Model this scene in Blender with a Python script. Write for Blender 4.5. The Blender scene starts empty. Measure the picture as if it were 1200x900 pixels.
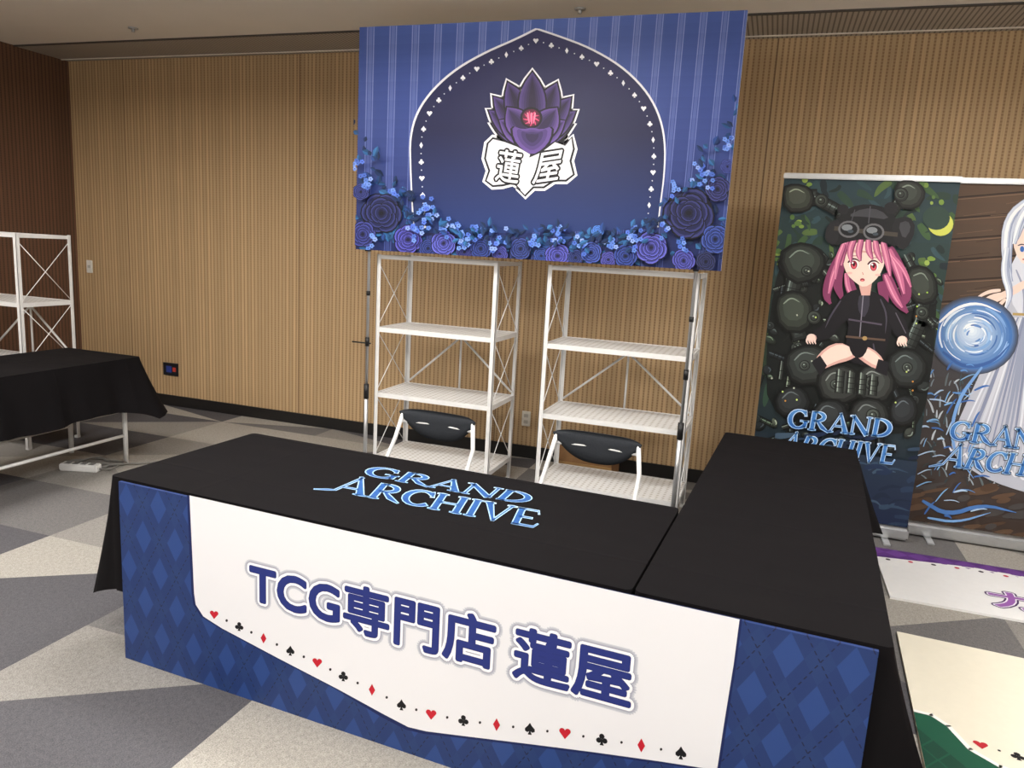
import bpy, bmesh, math, random, bisect
from mathutils import Vector, Matrix
from mathutils.geometry import tessellate_polygon
rnd=random.Random(7)
scene=bpy.context.scene
scene.view_settings.view_transform='Standard'
col=scene.collection

def lin(c):
    c=c/255.
    return c/12.92 if c<=0.04045 else ((c+0.055)/1.055)**2.4
def rgb(c): return (lin(c[0]),lin(c[1]),lin(c[2]),1)
class N:
    """tiny node helper"""
    def __init__(s,name,rough=.6,metal=0.,spec=.5):
        s.m=bpy.data.materials.new(name); s.m.use_nodes=True
        s.t=s.m.node_tree; s.b=s.t.nodes['Principled BSDF']
        s.b.inputs['Roughness'].default_value=rough; s.b.inputs['Metallic'].default_value=metal
        s.b.inputs['Specular IOR Level'].default_value=spec
    def n(s,ty,**k):
        x=s.t.nodes.new(ty)
        for a,b in k.items(): setattr(x,a,b)
        return x
    def l(s,a,b): s.t.links.new(a,b)
    def math(s,op,a,b=None,c=None):
        x=s.n('ShaderNodeMath',operation=op)
        for i,v in enumerate((a,b,c)):
            if v is None: continue
            if isinstance(v,(int,float)): x.inputs[i].default_value=v
            else: s.l(v,x.inputs[i])
        return x.outputs[0]
    def mix(s,f,a,b,bt='MIX'):
        x=s.n('ShaderNodeMix',data_type='RGBA',blend_type=bt)
        for sock,v in ((x.inputs[0],f),(x.inputs[6],a),(x.inputs[7],b)):
            if isinstance(v,(int,float)): sock.default_value=v
            elif isinstance(v,tuple): sock.default_value=v
            else: s.l(v,sock)
        return x.outputs[2]
    def coord(s,which='Object'):
        tc=s.n('ShaderNodeTexCoord'); return tc.outputs[which]
    def noise(s,scale,detail=3,sc=None,vec=None):
        vec=vec or s.coord()
        if sc:
            mp=s.n('ShaderNodeMapping'); mp.inputs['Scale'].default_value=sc; s.l(vec,mp.inputs[0]); vec=mp.outputs[0]
        x=s.n('ShaderNodeTexNoise'); x.inputs['Scale'].default_value=scale; x.inputs['Detail'].default_value=detail
        s.l(vec,x.inputs['Vector']); return x.outputs['Fac']
    def bump(s,h,strength=.3,dist=.01):
        x=s.n('ShaderNodeBump'); x.inputs['Strength'].default_value=strength; x.inputs['Distance'].default_value=dist
        s.l(h,x.inputs['Height']); s.l(x.outputs[0],s.b.inputs['Normal'])
    def base(s,v):
        if isinstance(v,tuple): s.b.inputs['Base Color'].default_value=v
        else: s.l(v,s.b.inputs['Base Color'])
def simple(name,c,rough=.5,metal=0.,nz=0.06,scale=30,bump=0,spec=.5):
    a=N(name,rough,metal,spec)
    f=a.noise(scale)
    d=tuple(max(0,x*(1-nz*2)) for x in c); e=tuple(min(255,x*(1+nz)) for x in c)
    a.base(a.mix(f,rgb(d),rgb(e)))
    if bump: a.bump(f,bump,.004)
    return a.m

# ---------------- materials
def slat_mat(name,axis,light,dark,period=.036,seam=.93,off=0.):
    a=N(name,.6)
    sx=a.n('ShaderNodeSeparateXYZ'); a.l(a.coord(),sx.inputs[0])
    u=sx.outputs[axis]; v=sx.outputs[2]
    up=a.math('DIVIDE',u,period)
    fr=a.math('FRACT',up)
    groove=a.math('LESS_THAN',fr,.36)
    cell=a.math('FLOOR',up)
    wn=a.n('ShaderNodeTexWhiteNoise',noise_dimensions='1D'); a.l(cell,wn.inputs['W'])
    g=a.noise(6,4,(14,14,.7))
    slat=a.mix(g,rgb(tuple(x*.90 for x in light)),rgb(tuple(min(255,x*1.06) for x in light)))
    slat=a.mix(a.math('MULTIPLY',wn.outputs[0],.5),slat,rgb(tuple(x*.80 for x in light)))
    pf=a.math('FRACT',a.math('DIVIDE',v,.020))
    hole=a.math('LESS_THAN',pf,.5)
    gcol=a.mix(hole,rgb(tuple(l*.42+d*.58 for l,d in zip(light,dark))),rgb(dark))
    c=a.mix(groove,slat,gcol)
    sf=a.math('FRACT',a.math('DIVIDE',a.math('ADD',u,off),seam))
    c=a.mix(a.math('LESS_THAN',sf,.004),c,rgb(tuple(x*.8 for x in dark)))
    a.base(c)
    h=a.math('SUBTRACT',1.0,groove)
    a.bump(h,.25,.005)
    return a.m
M_wall=slat_mat('oak_slat_panel',0,(204,174,132),(148,117,83),seam=1.86,off=3.86)
M_wallL=slat_mat('walnut_slat_panel',1,(112,80,60),(70,48,36))
M_plain=simple('plain_wall_paint',(226,222,214),.8)
M_ceil=simple('ceiling_paint',(234,228,218),.9,nz=.01,scale=3)
M_base=simple('black_baseboard',(22,20,20),.5)
M_diff=N('diffuser_slats',.6)
_sx=M_diff.n('ShaderNodeSeparateXYZ'); M_diff.l(M_diff.coord(),_sx.inputs[0])
_f=M_diff.math('LESS_THAN',M_diff.math('FRACT',M_diff.math('DIVIDE',_sx.outputs[0],.03)),.35)
M_diff.base(M_diff.mix(_f,rgb((178,170,158)),rgb((120,112,104)))); M_diff=M_diff.m
def carpet(name,c):
    a=N(name,.95,0,.1)
    f=a.noise(160,2,(1,3,1)); f2=a.noise(60,3)
    f3=a.math('ADD',a.math('MULTIPLY',f,.75),a.math('MULTIPLY',f2,.25))
    r=a.n('ShaderNodeMapRange'); r.inputs[1].default_value=.35; r.inputs[2].default_value=.65; a.l(f3,r.inputs[0])
    a.base(a.mix(r.outputs[0],rgb(tuple(x*.8 for x in c)),rgb(tuple(min(255,x*1.15) for x in c))))
    a.bump(f,.5,.004)
    return a.m
CARP=[carpet('carpet_dark',(90,89,93)),carpet('carpet_mid',(114,112,112)),carpet('carpet_light',(142,139,135)),carpet('carpet_pale',(164,160,153))]
def clothmat(name,c):
    a=N(name,.9,0,.12)
    a.base(rgb(c))
    f=a.noise(1.3,2,(1,1.6,1)); h=a.math('MULTIPLY',f,.9)
    w=a.noise(5,2,(.8,1.2,1)); h=a.math('ADD',h,a.math('MULTIPLY',w,.06))
    sx=a.n('ShaderNodeSeparateXYZ'); a.l(a.coord(),sx.inputs[0])
    wob=a.math('MULTIPLY',a.noise(2.,1),.05)
    for k,p,q in ((0,.66,.03),(1,.55,.05)):
        d=a.math('ABSOLUTE',a.math('SUBTRACT',a.math('FRACT',a.math('DIVIDE',a.math('ADD',sx.outputs[k],wob),p)),.5))
        r=a.n('ShaderNodeMapRange'); r.interpolation_type='SMOOTHSTEP'; r.inputs[1].default_value=0; r.inputs[2].default_value=.03; r.inputs[3].default_value=q; r.inputs[4].default_value=0; a.l(d,r.inputs[0])
        h=a.math('ADD',h,a.math('MULTIPLY',r.outputs[0],f))
    a.bump(h,.6,.06)
    return a.m
M_cloth=clothmat('black_polyester_cloth',(17,15,17))
M_white=simple('white_powder_coat',(232,232,232),.4,nz=.02)
a=N('perforated_white_steel',.4)
sx=a.n('ShaderNodeSeparateXYZ'); a.l(a.coord(),sx.inputs[0])
px=a.math('ABSOLUTE',a.math('SUBTRACT',a.math('FRACT',a.math('DIVIDE',sx.outputs[0],.04)),.5))
py=a.math('ABSOLUTE',a.math('SUBTRACT',a.math('FRACT',a.math('DIVIDE',sx.outputs[1],.04)),.5))
d=a.math('LESS_THAN',a.math('ADD',px,py),.3)
a.base(a.mix(d,rgb((228,228,228)),rgb((186,182,175)))); M_perf=a.m
M_steel=simple('brushed_silver',(190,192,195),.35,.7,nz=.03)
M_blackm=simple('black_metal',(34,34,36),.4,.3)
M_vinyl=simple('dark_grey_pad_fabric',(50,53,58),.85,bump=.15,scale=120,spec=.15)
M_card=simple('cardboard',(150,112,74),.8)
M_paper=simple('white_print',(236,236,236),.5,nz=.01)
M_tabletop=simple('table_laminate',(200,195,185),.4)
def vcmat(name,rough=.5,spec=.3):
    a=N(name,rough,0,spec)
    v=a.n('ShaderNodeVertexColor'); v.layer_name='Col'
    a.base(v.outputs[0])
    return a.m
M_art=vcmat('printed_artwork')
def argyle(name,c1,c2,cl,p=.155,q=.26):
    a=N(name,.5)
    sx=a.n('ShaderNodeSeparateXYZ'); a.l(a.coord(),sx.inputs[0])
    u=a.math('DIVIDE',sx.outputs[0],p); v=a.math('DIVIDE',sx.outputs[2],q)
    A=a.math('ADD',u,v); B=a.math('SUBTRACT',u,v)
    fa=a.math('LESS_THAN',a.math('FRACT',A),.5)
    fb=a.math('LESS_THAN',a.math('FRACT',B),.5)
    f=a.math('MULTIPLY',fa,fb)
    g=a.math('ABSOLUTE',a.math('SUBTRACT',fa,fb))
    c=a.mix(g,rgb(c1),rgb(c2))
    c=a.mix(f,c,rgb(tuple(x*.84 for x in c1)))
    for X in (A,B):
        ln=a.math('LESS_THAN',a.math('ABSOLUTE',a.math('SUBTRACT',a.math('FRACT',a.math('ADD',X,.25)),.5)),.012)
        ds=a.math('LESS_THAN',a.math('FRACT',a.math('MULTIPLY',v,14.)),.55)
        c=a.mix(a.math('MULTIPLY',ln,ds),c,rgb(cl))
    a.base(c); return a.m
M_argB=argyle('blue_argyle_print',(38,68,130),(28,52,106),(16,24,60))

# ---------------- mesh builder
class MB:
    def __init__(s): s.v=[];s.f=[];s.mi=[];s.mats=[];s.sm=[]
    def mat(s,m):
        if m not in s.mats: s.mats.append(m)
        return s.mats.index(m)
    def add(s,vs,fs,m,smooth=False):
        o=len(s.v); s.v+= [Vector(x) for x in vs]; k=s.mat(m)
        for f in fs: s.f.append([o+i for i in f]); s.mi.append(k); s.sm.append(smooth)
    def box(s,lo,hi,m,bev=0.0,rot=None):
        x0,y0,z0=lo;x1,y1,z1=hi
        bm=bmesh.new(); bmesh.ops.create_cube(bm,size=1)
        for v in bm.verts:
            v.co=Vector(((x0+x1)/2+v.co.x*(x1-x0),(y0+y1)/2+v.co.y*(y1-y0),(z0+z1)/2+v.co.z*(z1-z0)))
        if bev: bmesh.ops.bevel(bm,geom=bm.edges[:],offset=bev,segments=2,affect='EDGES')
        if rot: bmesh.ops.rotate(bm,verts=bm.verts,cent=rot[0],matrix=rot[1])
        bm.verts.index_update()
        s.add([v.co.copy() for v in bm.verts],[[v.index for v in f.verts] for f in bm.faces],m); bm.free()
    def tube(s,pts,r,m,seg=10):
        pts=[Vector(p) for p in pts]; vs=[];fs=[]
        n=None
        for i,p in enumerate(pts):
            if i==0: t=pts[1]-p
            elif i==len(pts)-1: t=p-pts[i-1]
            else: t=(pts[i+1]-p).normalized()+(p-pts[i-1]).normalized()
            t.normalize()
            if n is None: n=t.orthogonal().normalized()
            else: n=(n-t*n.dot(t)).normalized()
            b=t.cross(n)
            for k in range(seg):
                a=2*math.pi*k/seg; vs.append(p+r*(math.cos(a)*n+math.sin(a)*b))
        for i in range(len(pts)-1):
            for k in range(seg):
                a=i*seg+k;b=i*seg+(k+1)%seg; fs.append([a,b,b+seg,a+seg])
        fs.append(list(range(seg))[::-1]); fs.append([(len(pts)-1)*seg+k for k in range(seg)])
        s.add(vs,fs,m,True)
    def obj(s,name,parent=None,loc=(0,0,0),rz=0):
        me=bpy.data.meshes.new(name); me.from_pydata([tuple(v) for v in s.v],[],s.f)
        for m in s.mats: me.materials.append(m)
        for p,k,q in zip(me.polygons,s.mi,s.sm): p.material_index=k; p.use_smooth=q
        me.update()
        o=bpy.data.objects.new(name,me); col.objects.link(o); o.location=loc; o.rotation_euler=(0,0,rz)
        if parent: o.parent=parent
        return o
def empty(name,loc=(0,0,0),rz=0):
    o=bpy.data.objects.new(name,None); col.objects.link(o); o.location=loc; o.rotation_euler=(0,0,rz); o.empty_display_size=.1; return o

# ---------------- flat print artwork (drawn in sheet coordinates measured on the print, mapped onto the flat sheet)
EPS=.000018
def solve8(src,dst):
    import numpy as np
    A=[];b=[]
    for (x,y),(u,v) in zip(src,dst):
        A.append([x,y,1,0,0,0,-u*x,-u*y]);b.append(u)
        A.append([0,0,0,x,y,1,-v*x,-v*y]);b.append(v)
    h=np.linalg.solve(np.array(A,float),np.array(b,float)); return [float(t) for t in h]+[1.]
class Art:
    def __init__(s,src,dst,vertical=True):
        s.h=solve8(src,dst); s.v=[];s.f=[];s.c=[];s.k=15;s.eps=EPS;s.vert=vertical
        s.box=(min(d[0] for d in dst),max(d[0] for d in dst),min(d[1] for d in dst),max(d[1] for d in dst)); s.clip=False
    def uv(s,p):
        h=s.h;x,y=p;w=h[6]*x+h[7]*y+h[8]; return ((h[0]*x+h[1]*y+h[2])/w,(h[3]*x+h[4]*y+h[5])/w)
    def _cl(s,P):
        x0,x1,y0,y1=s.box
        for ax,val,sg in ((0,x0,1),(0,x1,-1),(1,y0,1),(1,y1,-1)):
            Q=[]
            for i in range(len(P)):
                a=P[i-1];b=P[i];da=sg*(a[ax]-val);db=sg*(b[ax]-val)
                if (da>=0)!=(db>=0):
                    t=da/(da-db); Q.append((a[0]+(b[0]-a[0])*t,a[1]+(b[1]-a[1])*t))
                if db>=0: Q.append(b)
            P=Q
            if len(P)<3: return []
        return P
    def raw(s,P,c,lift=None):
        if s.clip: P=s._cl(P)
        if len(P)<3: return
        if lift is None: s.k+=1; z=s.k*s.eps
        else: z=lift*s.eps
        tri=tessellate_polygon([[Vector((p[0],p[1],0)) for p in P]])
        o=len(s.v)
        for p in P: s.v.append((p[0],-z,p[1]) if s.vert else (p[0],p[1],z))
        for t in tri:
            a,b,d=[P[i] for i in t]
            ar=(b[0]-a[0])*(d[1]-a[1])-(b[1]-a[1])*(d[0]-a[0])
            t=list(t) if ar>0 else list(t)[::-1]
            s.f.append([o+i for i in t]); s.c.append(rgb(c))
    def poly(s,pts,c,lift=None): s.raw([s.uv(p) for p in pts],c,lift)
    def sm(s,pts,c,lift=None,n=2):
        """smoothed closed outline"""
        for _ in range(n): pts=chaikin(pts)
        s.poly(pts,c,lift)
    def ell(s,x,y,rx,ry,c,n=20,rot=0,a0=0,a1=360,lift=None):
        r=math.radians(rot);P=[]
        for i in range(n+(0 if a1-a0>=360 else 1)):
            a=math.radians(a0+(a1-a0)*i/n); ex=rx*math.cos(a);ey=ry*math.sin(a)
            P.append((x+ex*math.cos(r)-ey*math.sin(r),y+ex*math.sin(r)+ey*math.cos(r)))
        s.poly(P,c,lift)
    def line(s,pts,w,c,lift=None,raw=False):
        if lift is None: s.k+=1; lift=s.k
        for i in range(len(pts)-1):
            (x0,y0),(x1,y1)=pts[i],pts[i+1]; L=math.hypot(x1-x0,y1-y0) or 1
            nx,ny=-(y1-y0)/L*w/2,(x1-x0)/L*w/2
            e=0.25*w if len(pts)>2 else 0; dx,dy=(x1-x0)/L*e,(y1-y0)/L*e
            Q=[(x0+nx-dx,y0+ny-dy),(x1+nx+dx,y1+ny+dy),(x1-nx+dx,y1-ny+dy),(x0-nx-dx,y0-ny-dy)]
            (s.raw if raw else s.poly)(Q,c,lift)
    def taper(s,pts,w,c,w1=0.2):
        """tapered brush stroke"""
        for _ in range(2):
            q=[pts[0]]
            for a,b in zip(pts[:-1],pts[1:]): q+=[(a[0]*.75+b[0]*.25,a[1]*.75+b[1]*.25),(a[0]*.25+b[0]*.75,a[1]*.25+b[1]*.75)]
            pts=q+[pts[-1]]
        n=len(pts);Ls=[];Rs=[]
        for i,(x,y) in enumerate(pts):
            a=pts[max(0,i-1)];b=pts[min(n-1,i+1)];dx,dy=b[0]-a[0],b[1]-a[1];L=math.hypot(dx,dy) or 1
            f=i/(n-1); ww=w/2*max(w1,math.sin(math.pi*min(1,.18+f*.82)))
            Ls.append((x-dy/L*ww,y+dx/L*ww));Rs.append((x+dy/L*ww,y-dx/L*ww))
        s.poly(Ls+Rs[::-1],c)
    def grad(s,quad,c0,c1,n=16):
        s.k+=1;L=s.k
        for i in range(n):
            t0=i/n;t1=(i+1)/n;f=(i+.5)/n
            l=lambda a,b,t:(a[0]+(b[0]-a[0])*t,a[1]+(b[1]-a[1])*t)
            TL,TR,BR,BL=quad
            s.poly([l(TL,BL,t0),l(TR,BR,t0),l(TR,BR,t1),l(TL,BL,t1)],tuple(a+(b-a)*f for a,b in zip(c0,c1)),L)
        s.k+=1
    def suit(s,kind,x,y,r,c,sl=0.,raw=False):
        def T(P): return [(x+a*r,y+b*r+a*r*sl) for a,b in P]
        po=s.raw if raw else s.poly
        if kind=='d': po(T([(0,-1.15),(.62,0),(0,1.15),(-.62,0)]),c)
        elif kind=='h':
            P=[(0,1)]
            for i in range(9): a=math.radians(-20+i*25); P.append((.48+.5*math.cos(a),-.35-.5*math.sin(a)))
            for i in range(9): a=math.radians(0+i*25); P.append((-.48+.5*math.cos(a),-.35-.5*math.sin(a)))
            po(T(P),c)
        elif kind=='s':
            po(T([(0,-1.1),(.35,-.55),(.85,-.05),(.85,.4),(.45,.6),(.12,.4),(.35,1),(-.35,1),(-.12,.4),(-.45,.6),(-.85,.4),(-.85,-.05),(-.35,-.55)]),c)
        elif kind=='c':
            L=s.k+1; s.k+=2
            for cx,cy in ((0,-.5),(-.5,.2),(.5,.2)):
                po(T([(cx+.46*math.cos(i*.785),cy+.46*math.sin(i*.785)) for i in range(8)]),c,L)
            po(T([(-.12,-.3),(.12,-.3),(.12,.4),(.35,1),(-.35,1),(-.12,.4)]),c,L+.3)
    def mesh(s,name,parent,mat=None):
        me=bpy.data.meshes.new(name); me.from_pydata(s.v,[],s.f)
        at=me.color_attributes.new('Col','FLOAT_COLOR','CORNER'); i=0
        for f,c in zip(s.f,s.c):
            for _ in f: at.data[i].color=c; i+=1
        me.materials.append(mat or M_art); me.update()
        o=bpy.data.objects.new(name,me); col.objects.link(o); o.parent=parent; return o
def chaikin(P):
    Q=[]
    for i in range(len(P)):
        a=P[i];b=P[(i+1)%len(P)]; Q+=[(a[0]*.75+b[0]*.25,a[1]*.75+b[1]*.25),(a[0]*.25+b[0]*.75,a[1]*.25+b[1]*.75)]
    return Q

# ------- wedge-serif display lettering
def arc(cx,cy,rx,ry,a0,a1,th,tn,n=14):
    P=[]
    for i in range(n+1):
        a=math.radians(a0+(a1-a0)*i/n); P.append((cx+rx*math.cos(a),cy+ry*math.sin(a),tn+(th-tn)*abs(math.cos(a))))
    return P
T=.19
def ser(x,y,w=.17): return [(x-w,y,.015),(x-.03,y,.07),(x+.03,y,.07),(x+w,y,.015)]
GL={
'G':(1.0,[arc(.52,.5,.42,.46,48,318,.2,.07),[(.62,.42,.05),(1.0,.42,.05)],[(.86,.44,.17),(.86,.1,.13)],[(.8,.97,.02),(.83,.7,.09)]]),
'C':(.92,[arc(.52,.5,.42,.46,45,318,.2,.07),[(.82,.99,.02),(.86,.68,.1)]]),
'R':(1.0,[[(.22,.02,T),(.22,.98,T)],arc(.35,.73,.36,.23,90,-90,.18,.06),[(.22,.96,.06),(.38,.96,.06)],[(.22,.5,.06),(.38,.5,.06)],[(.42,.5,.08),(.7,.18,.17),(1.02,-.04,.03)],ser(.22,.02)]),
'A':(1.0,[[(.1,.02,.06),(.52,1.02,.06)],[(.48,1.04,.07),(.85,.02,.22)],[(.26,.34,.06),(.72,.34,.06)],ser(.1,.02,.14),ser(.85,.02,.2)]),
'a':(1.25,[[(-.25,-.12,.02),(.1,.0,.07),(.3,.06,.06),(.72,1.12,.07)],[(.66,1.14,.07),(1.08,.02,.22)],[(.42,.34,.06),(.92,.34,.06)],ser(1.08,.02,.2)]),
'N':(1.05,[[(.16,.02,.07),(.16,.96,.07)],[(.12,.98,.14),(.88,.02,.2)],[(.9,.02,.07),(.9,.98,.07)],ser(.16,.02,.13),ser(.9,.97,.13),ser(.08,.97,.1)]),
'D':(1.0,[[(.22,.02,T),(.22,.98,T)],arc(.3,.5,.6,.46,90,-90,.2,.06),[(.1,.96,.06),(.32,.96,.06)],[(.1,.04,.06),(.32,.04,.06)]]),
'H':(1.1,[[(.2,.02,T),(.2,.98,T)],[(.88,.02,T),(.88,.98,T)],[(.2,.5,.06),(.88,.5,.06)],ser(.2,.02),ser(.2,.98),ser(.88,.02),ser(.88,.98)]),
'I':(.46,[[(.22,.02,T),(.22,.98,T)],ser(.22,.02),ser(.22,.98)]),
'V':(1.0,[[(.14,.98,.2),(.5,-.02,.07)],[(.5,-.02,.06),(.88,.98,.06)],ser(.14,.98,.18),ser(.88,.98,.14)]),
'E':(.85,[[(.2,.02,T),(.2,.98,T)],[(.1,.96,.06),(.74,.96,.06),(.78,.8,.02)],[(.2,.5,.06),(.62,.5,.06)],[(.1,.04,.07),(.76,.04,.07),(.86,.24,.02)]]),
}
def vstroke(P,ex):
    out=[];n=len(P);Ls=[];Rs=[]
    for i,(x,y,w) in enumerate(P):
        a=P[max(0,i-1)];b=P[min(n-1,i+1)];dx,dy=b[0]-a[0],b[1]-a[1];L=math.hypot(dx,dy) or 1
        dx/=L;dy/=L;w=max(.008,w/2+ex)
        e=-ex if i==0 else (ex if i==n-1 else 0)
        Ls.append((x+dx*e-dy*w,y+dy*e+dx*w));Rs.append((x+dx*e+dy*w,y+dy*e-dx*w))
    for i in range(n-1): out.append([Ls[i],Ls[i+1],Rs[i+1],Rs[i]])
    return out
def word(art,txt,quad,layers):
    W=sum(GL[c][0] for c in txt);TL,TR,BR,BL=quad
    def mp(x,y):
        u=x/W;a=(TL[0]+(TR[0]-TL[0])*u,TL[1]+(TR[1]-TL[1])*u);b=(BL[0]+(BR[0]-BL[0])*u,BL[1]+(BR[1]-BL[1])*u)
        return (b[0]+(a[0]-b[0])*y,b[1]+(a[1]-b[1])*y)
    for ex,ct,cb in layers:
        art.k+=3;L=art.k;x0=0
        for ch in txt:
            w,S=GL[ch]
            for st in S:
                for q in vstroke(st,ex):
                    f=min(1,max(0,sum(p[1] for p in q)/4))
                    art.poly([mp(x0+p[0],p[1]) for p in q],tuple(b+(a-b)*f for a,b in zip(ct,cb)),L)
            x0+=w
def logo(art,q1,q2,dark=True):
    LY=[(.03,(190,218,244),(146,188,230)),(-.006,(52,104,168),(28,72,140))]
    if dark: LY=[(.065,(12,24,60),(8,16,45))]+[(.035,(206,228,250),(150,190,232)),(-.006,(84,146,210),(38,92,170))]
    word(art,'GRAND',q1,LY); word(art,'aRCHIVE',q2,LY)

def text_mesh(txt,offset=0.):
    cu=bpy.data.curves.new('t','FONT'); cu.body=txt; cu.offset=offset; cu.size=1; cu.resolution_u=4
    o=bpy.data.objects.new('t',cu); col.objects.link(o)
    dg=bpy.context.evaluated_depsgraph_get(); me=bpy.data.meshes.new_from_object(o.evaluated_get(dg))
    vs=[(v.co.x,v.co.y) for v in me.vertices]; fs=[list(p.vertices) for p in me.polygons]
    bpy.data.objects.remove(o); bpy.data.meshes.remove(me); return vs,fs
def text_art(art,tm,box,c,dil=0.,n=1,shear=0.,arch=0.):
    vs,fs=tm; xs=[v[0] for v in vs];ys=[v[1] for v in vs];u0,v0,u1,v1=box
    sx=(u1-u0)/(max(xs)-min(xs));sy=(v1-v0)/(max(ys)-min(ys));mx,my=min(xs),min(ys)
    art.k+=4
    for i in range(n):
        a=2*math.pi*i/n; dx,dy=dil*math.cos(a),dil*math.sin(a); z=(art.k+i*.12)*art.eps;o=len(art.v)
        for x,y in vs:
            X=(x-mx)*sx; Y=(y-my)*sy
            p=(u0+X+dx+shear*Y,v0+Y+dy+arch*X); art.v.append((p[0],-z,p[1]) if art.vert else (p[0],p[1],z))
        for f in fs: art.f.append([o+k for k in f]); art.c.append(rgb(c))

# ================= ROOM
H=3.12; YB=5.58; XL=-6.35; XR=4.2; YF=-4.0
m=MB(); m.box((XL-.12,YB,0),(XR+.12,YB+.12,H+.1),M_wall); m.obj('wall_back')
m=MB(); m.box((XL-.12,YF,0),(XL,YB,H+.1),M_wallL); m.obj('wall_left')
m=MB(); m.box((XR,YF,0),(XR+.12,YB,H+.1),M_plain); m.obj('wall_right')
m=MB(); m.box((XL-.12,YF-.12,0),(XR+.12,YF,H+.1),M_plain); m.obj('wall_front')
m=MB(); m.box((XL-.12,YF-.12,H),(XR+.12,YB+.12,H+.12),M_ceil); m.obj('ceiling')
m=MB(); m.box((XL,5.06,H-.006),(XR,YB,H+.01),M_diff); m.box((XL,5.04,H-.010),(XR,5.06,H+.01),simple('slot_shadow_gap',(70,66,62),.6)); m.box((XL,5.5,H-.012),(XR,5.515,H+.01),M_ceil); m.obj('trim_1')
m=MB(); m.box((XL,YB-.012,0),(XR,YB,.1),M_base); m.obj('baseboard_back')
m=MB(); m.box((XL,YF,0),(XL+.012,YB-.012,.1),M_base); m.obj('baseboard_left')
m=MB()
cx,cy=.95,.62
r2=random.Random(5)
m.box((XL-.12,YF-.12,-.12),(XR+.12,YB+.12,-.01),M_base)
nx=int((XR-XL)/cx)+1; ny=int((YB-YF)/cy)+1
for i in range(nx):
    for j in range(ny):
        x0=XL+i*cx;x1=min(XR,x0+cx);y0=YF+j*cy;y1=min(YB,y0+cy)
        if x1<=x0 or y1<=y0: continue
        tris=[[(x0,y0),(x1,y0),(x1,y1)],[(x0,y0),(x1,y1),(x0,y1)]] if (i+j)%2 else [[(x0,y0),(x1,y0),(x0,y1)],[(x1,y0),(x1,y1),(x0,y1)]]
        for tq in tris:
            c=r2.choice([0,1,2,2,3,3,1,0])
            gx=sum(p[0] for p in tq)/3;gy=sum(p[1] for p in tq)/3
            if abs(gx+1.75)<.45 and abs(gy-1.62)<.30: c=0
            m.add([(a,b,0) for a,b in tq],[[0,1,2]],CARP[c])
m.obj('floor')
def plate(name,x,z,c,slots):
    m=MB(); mm=simple(name+'_plastic',c,.4); m.box((x-.035,YB-.012,z-.06),(x+.035,YB-.0005,z+.06),mm,.003)
    for dz in slots: m.box((x-.018,YB-.016,z+dz-.014),(x+.018,YB-.011,z+dz+.014),simple(name+'_slot',tuple(min(255,max(0,q+(-40 if q>100 else 60))) for q in c),.4),.002)
    m.obj(name)
plate('light_switch',-6.2,1.25,(235,232,226),[0])
plate('wall_outlet',-1.73,.32,(230,226,216),[-.025,.025])
m=MB(); m.box((-5.34,YB-.015,.29),(-5.17,YB-.0005,.41),simple('outlet_black_plastic',(30,30,36),.4),.003)
m.box((-5.30,YB-.018,.32),(-5.24,YB-.014,.38),simple('outlet_blue',(50,70,150),.4)); m.box((-5.225,YB-.018,.33),(-5.19,YB-.014,.37),simple('outlet_red',(190,60,50),.4)); m.obj('floor_outlet_box')
for x,y in ((-4.75,4.75),(-1.3,4.8)):
    m=MB(); m.tube([(x,y,H),(x,y,H-.008)],.035,M_steel,16); m.tube([(x,y,H-.008),(x,y,H-.03)],.012,M_steel,10); m.obj('ceiling_sprinkler')
def lamp(x,y,e,up,sx=1.2,sy=.4):
    zc=2.84
    m=MB(); em=N('added_pendant_diffuser',.5); em.base(rgb((250,248,240))); em.b.inputs['Emission Color'].default_value=(1,.97,.93,1); em.b.inputs['Emission Strength'].default_value=1.5
    m.box((-sx/2-.03,-sy/2-.03,-.02),(sx/2+.03,sy/2+.03,.02),M_white,.004); m.box((-sx/2,-sy/2,-.025),(sx/2,sy/2,-.019),em.m)
    for s in (-.5,.5): m.tube([(s,0,.02),(s,0,H-zc)],.003,M_steel,6)
    o=m.obj('added_pendant',loc=(x,y,zc))  # pendant fixture added out of view; its up-facing light brightens the ceiling
    for nm,en,z,rx in (('lamp_glow_down',e,-.035,0),('added_uplight',up,.035,math.pi)):
        L=bpy.data.lights.new(nm,'AREA'); L.shape='RECTANGLE'; L.size=sx; L.size_y=sy; L.energy=en; L.color=(1,.972,.935)
        lo=bpy.data.objects.new(nm,L); col.objects.link(lo); lo.parent=o; lo.location=(0,0,z); lo.rotation_euler=(rx,0,0)
for x,ys_ in ((-4.2,(2.3,.0,-2.4)),(-1.6,(2.9,.6,-2.2)),(1.6,(2.9,.6,-2.2))):
    for y,e,u_ in zip(ys_,(46,50,48),(40,22,14)): lamp(x,y,e,u_)
w=bpy.data.worlds.new('World'); scene.world=w; w.use_nodes=True; w.node_tree.nodes['Background'].inputs[0].default_value=(.8,.85,1,1); w.node_tree.nodes['Background'].inputs[1].default_value=.15

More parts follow.
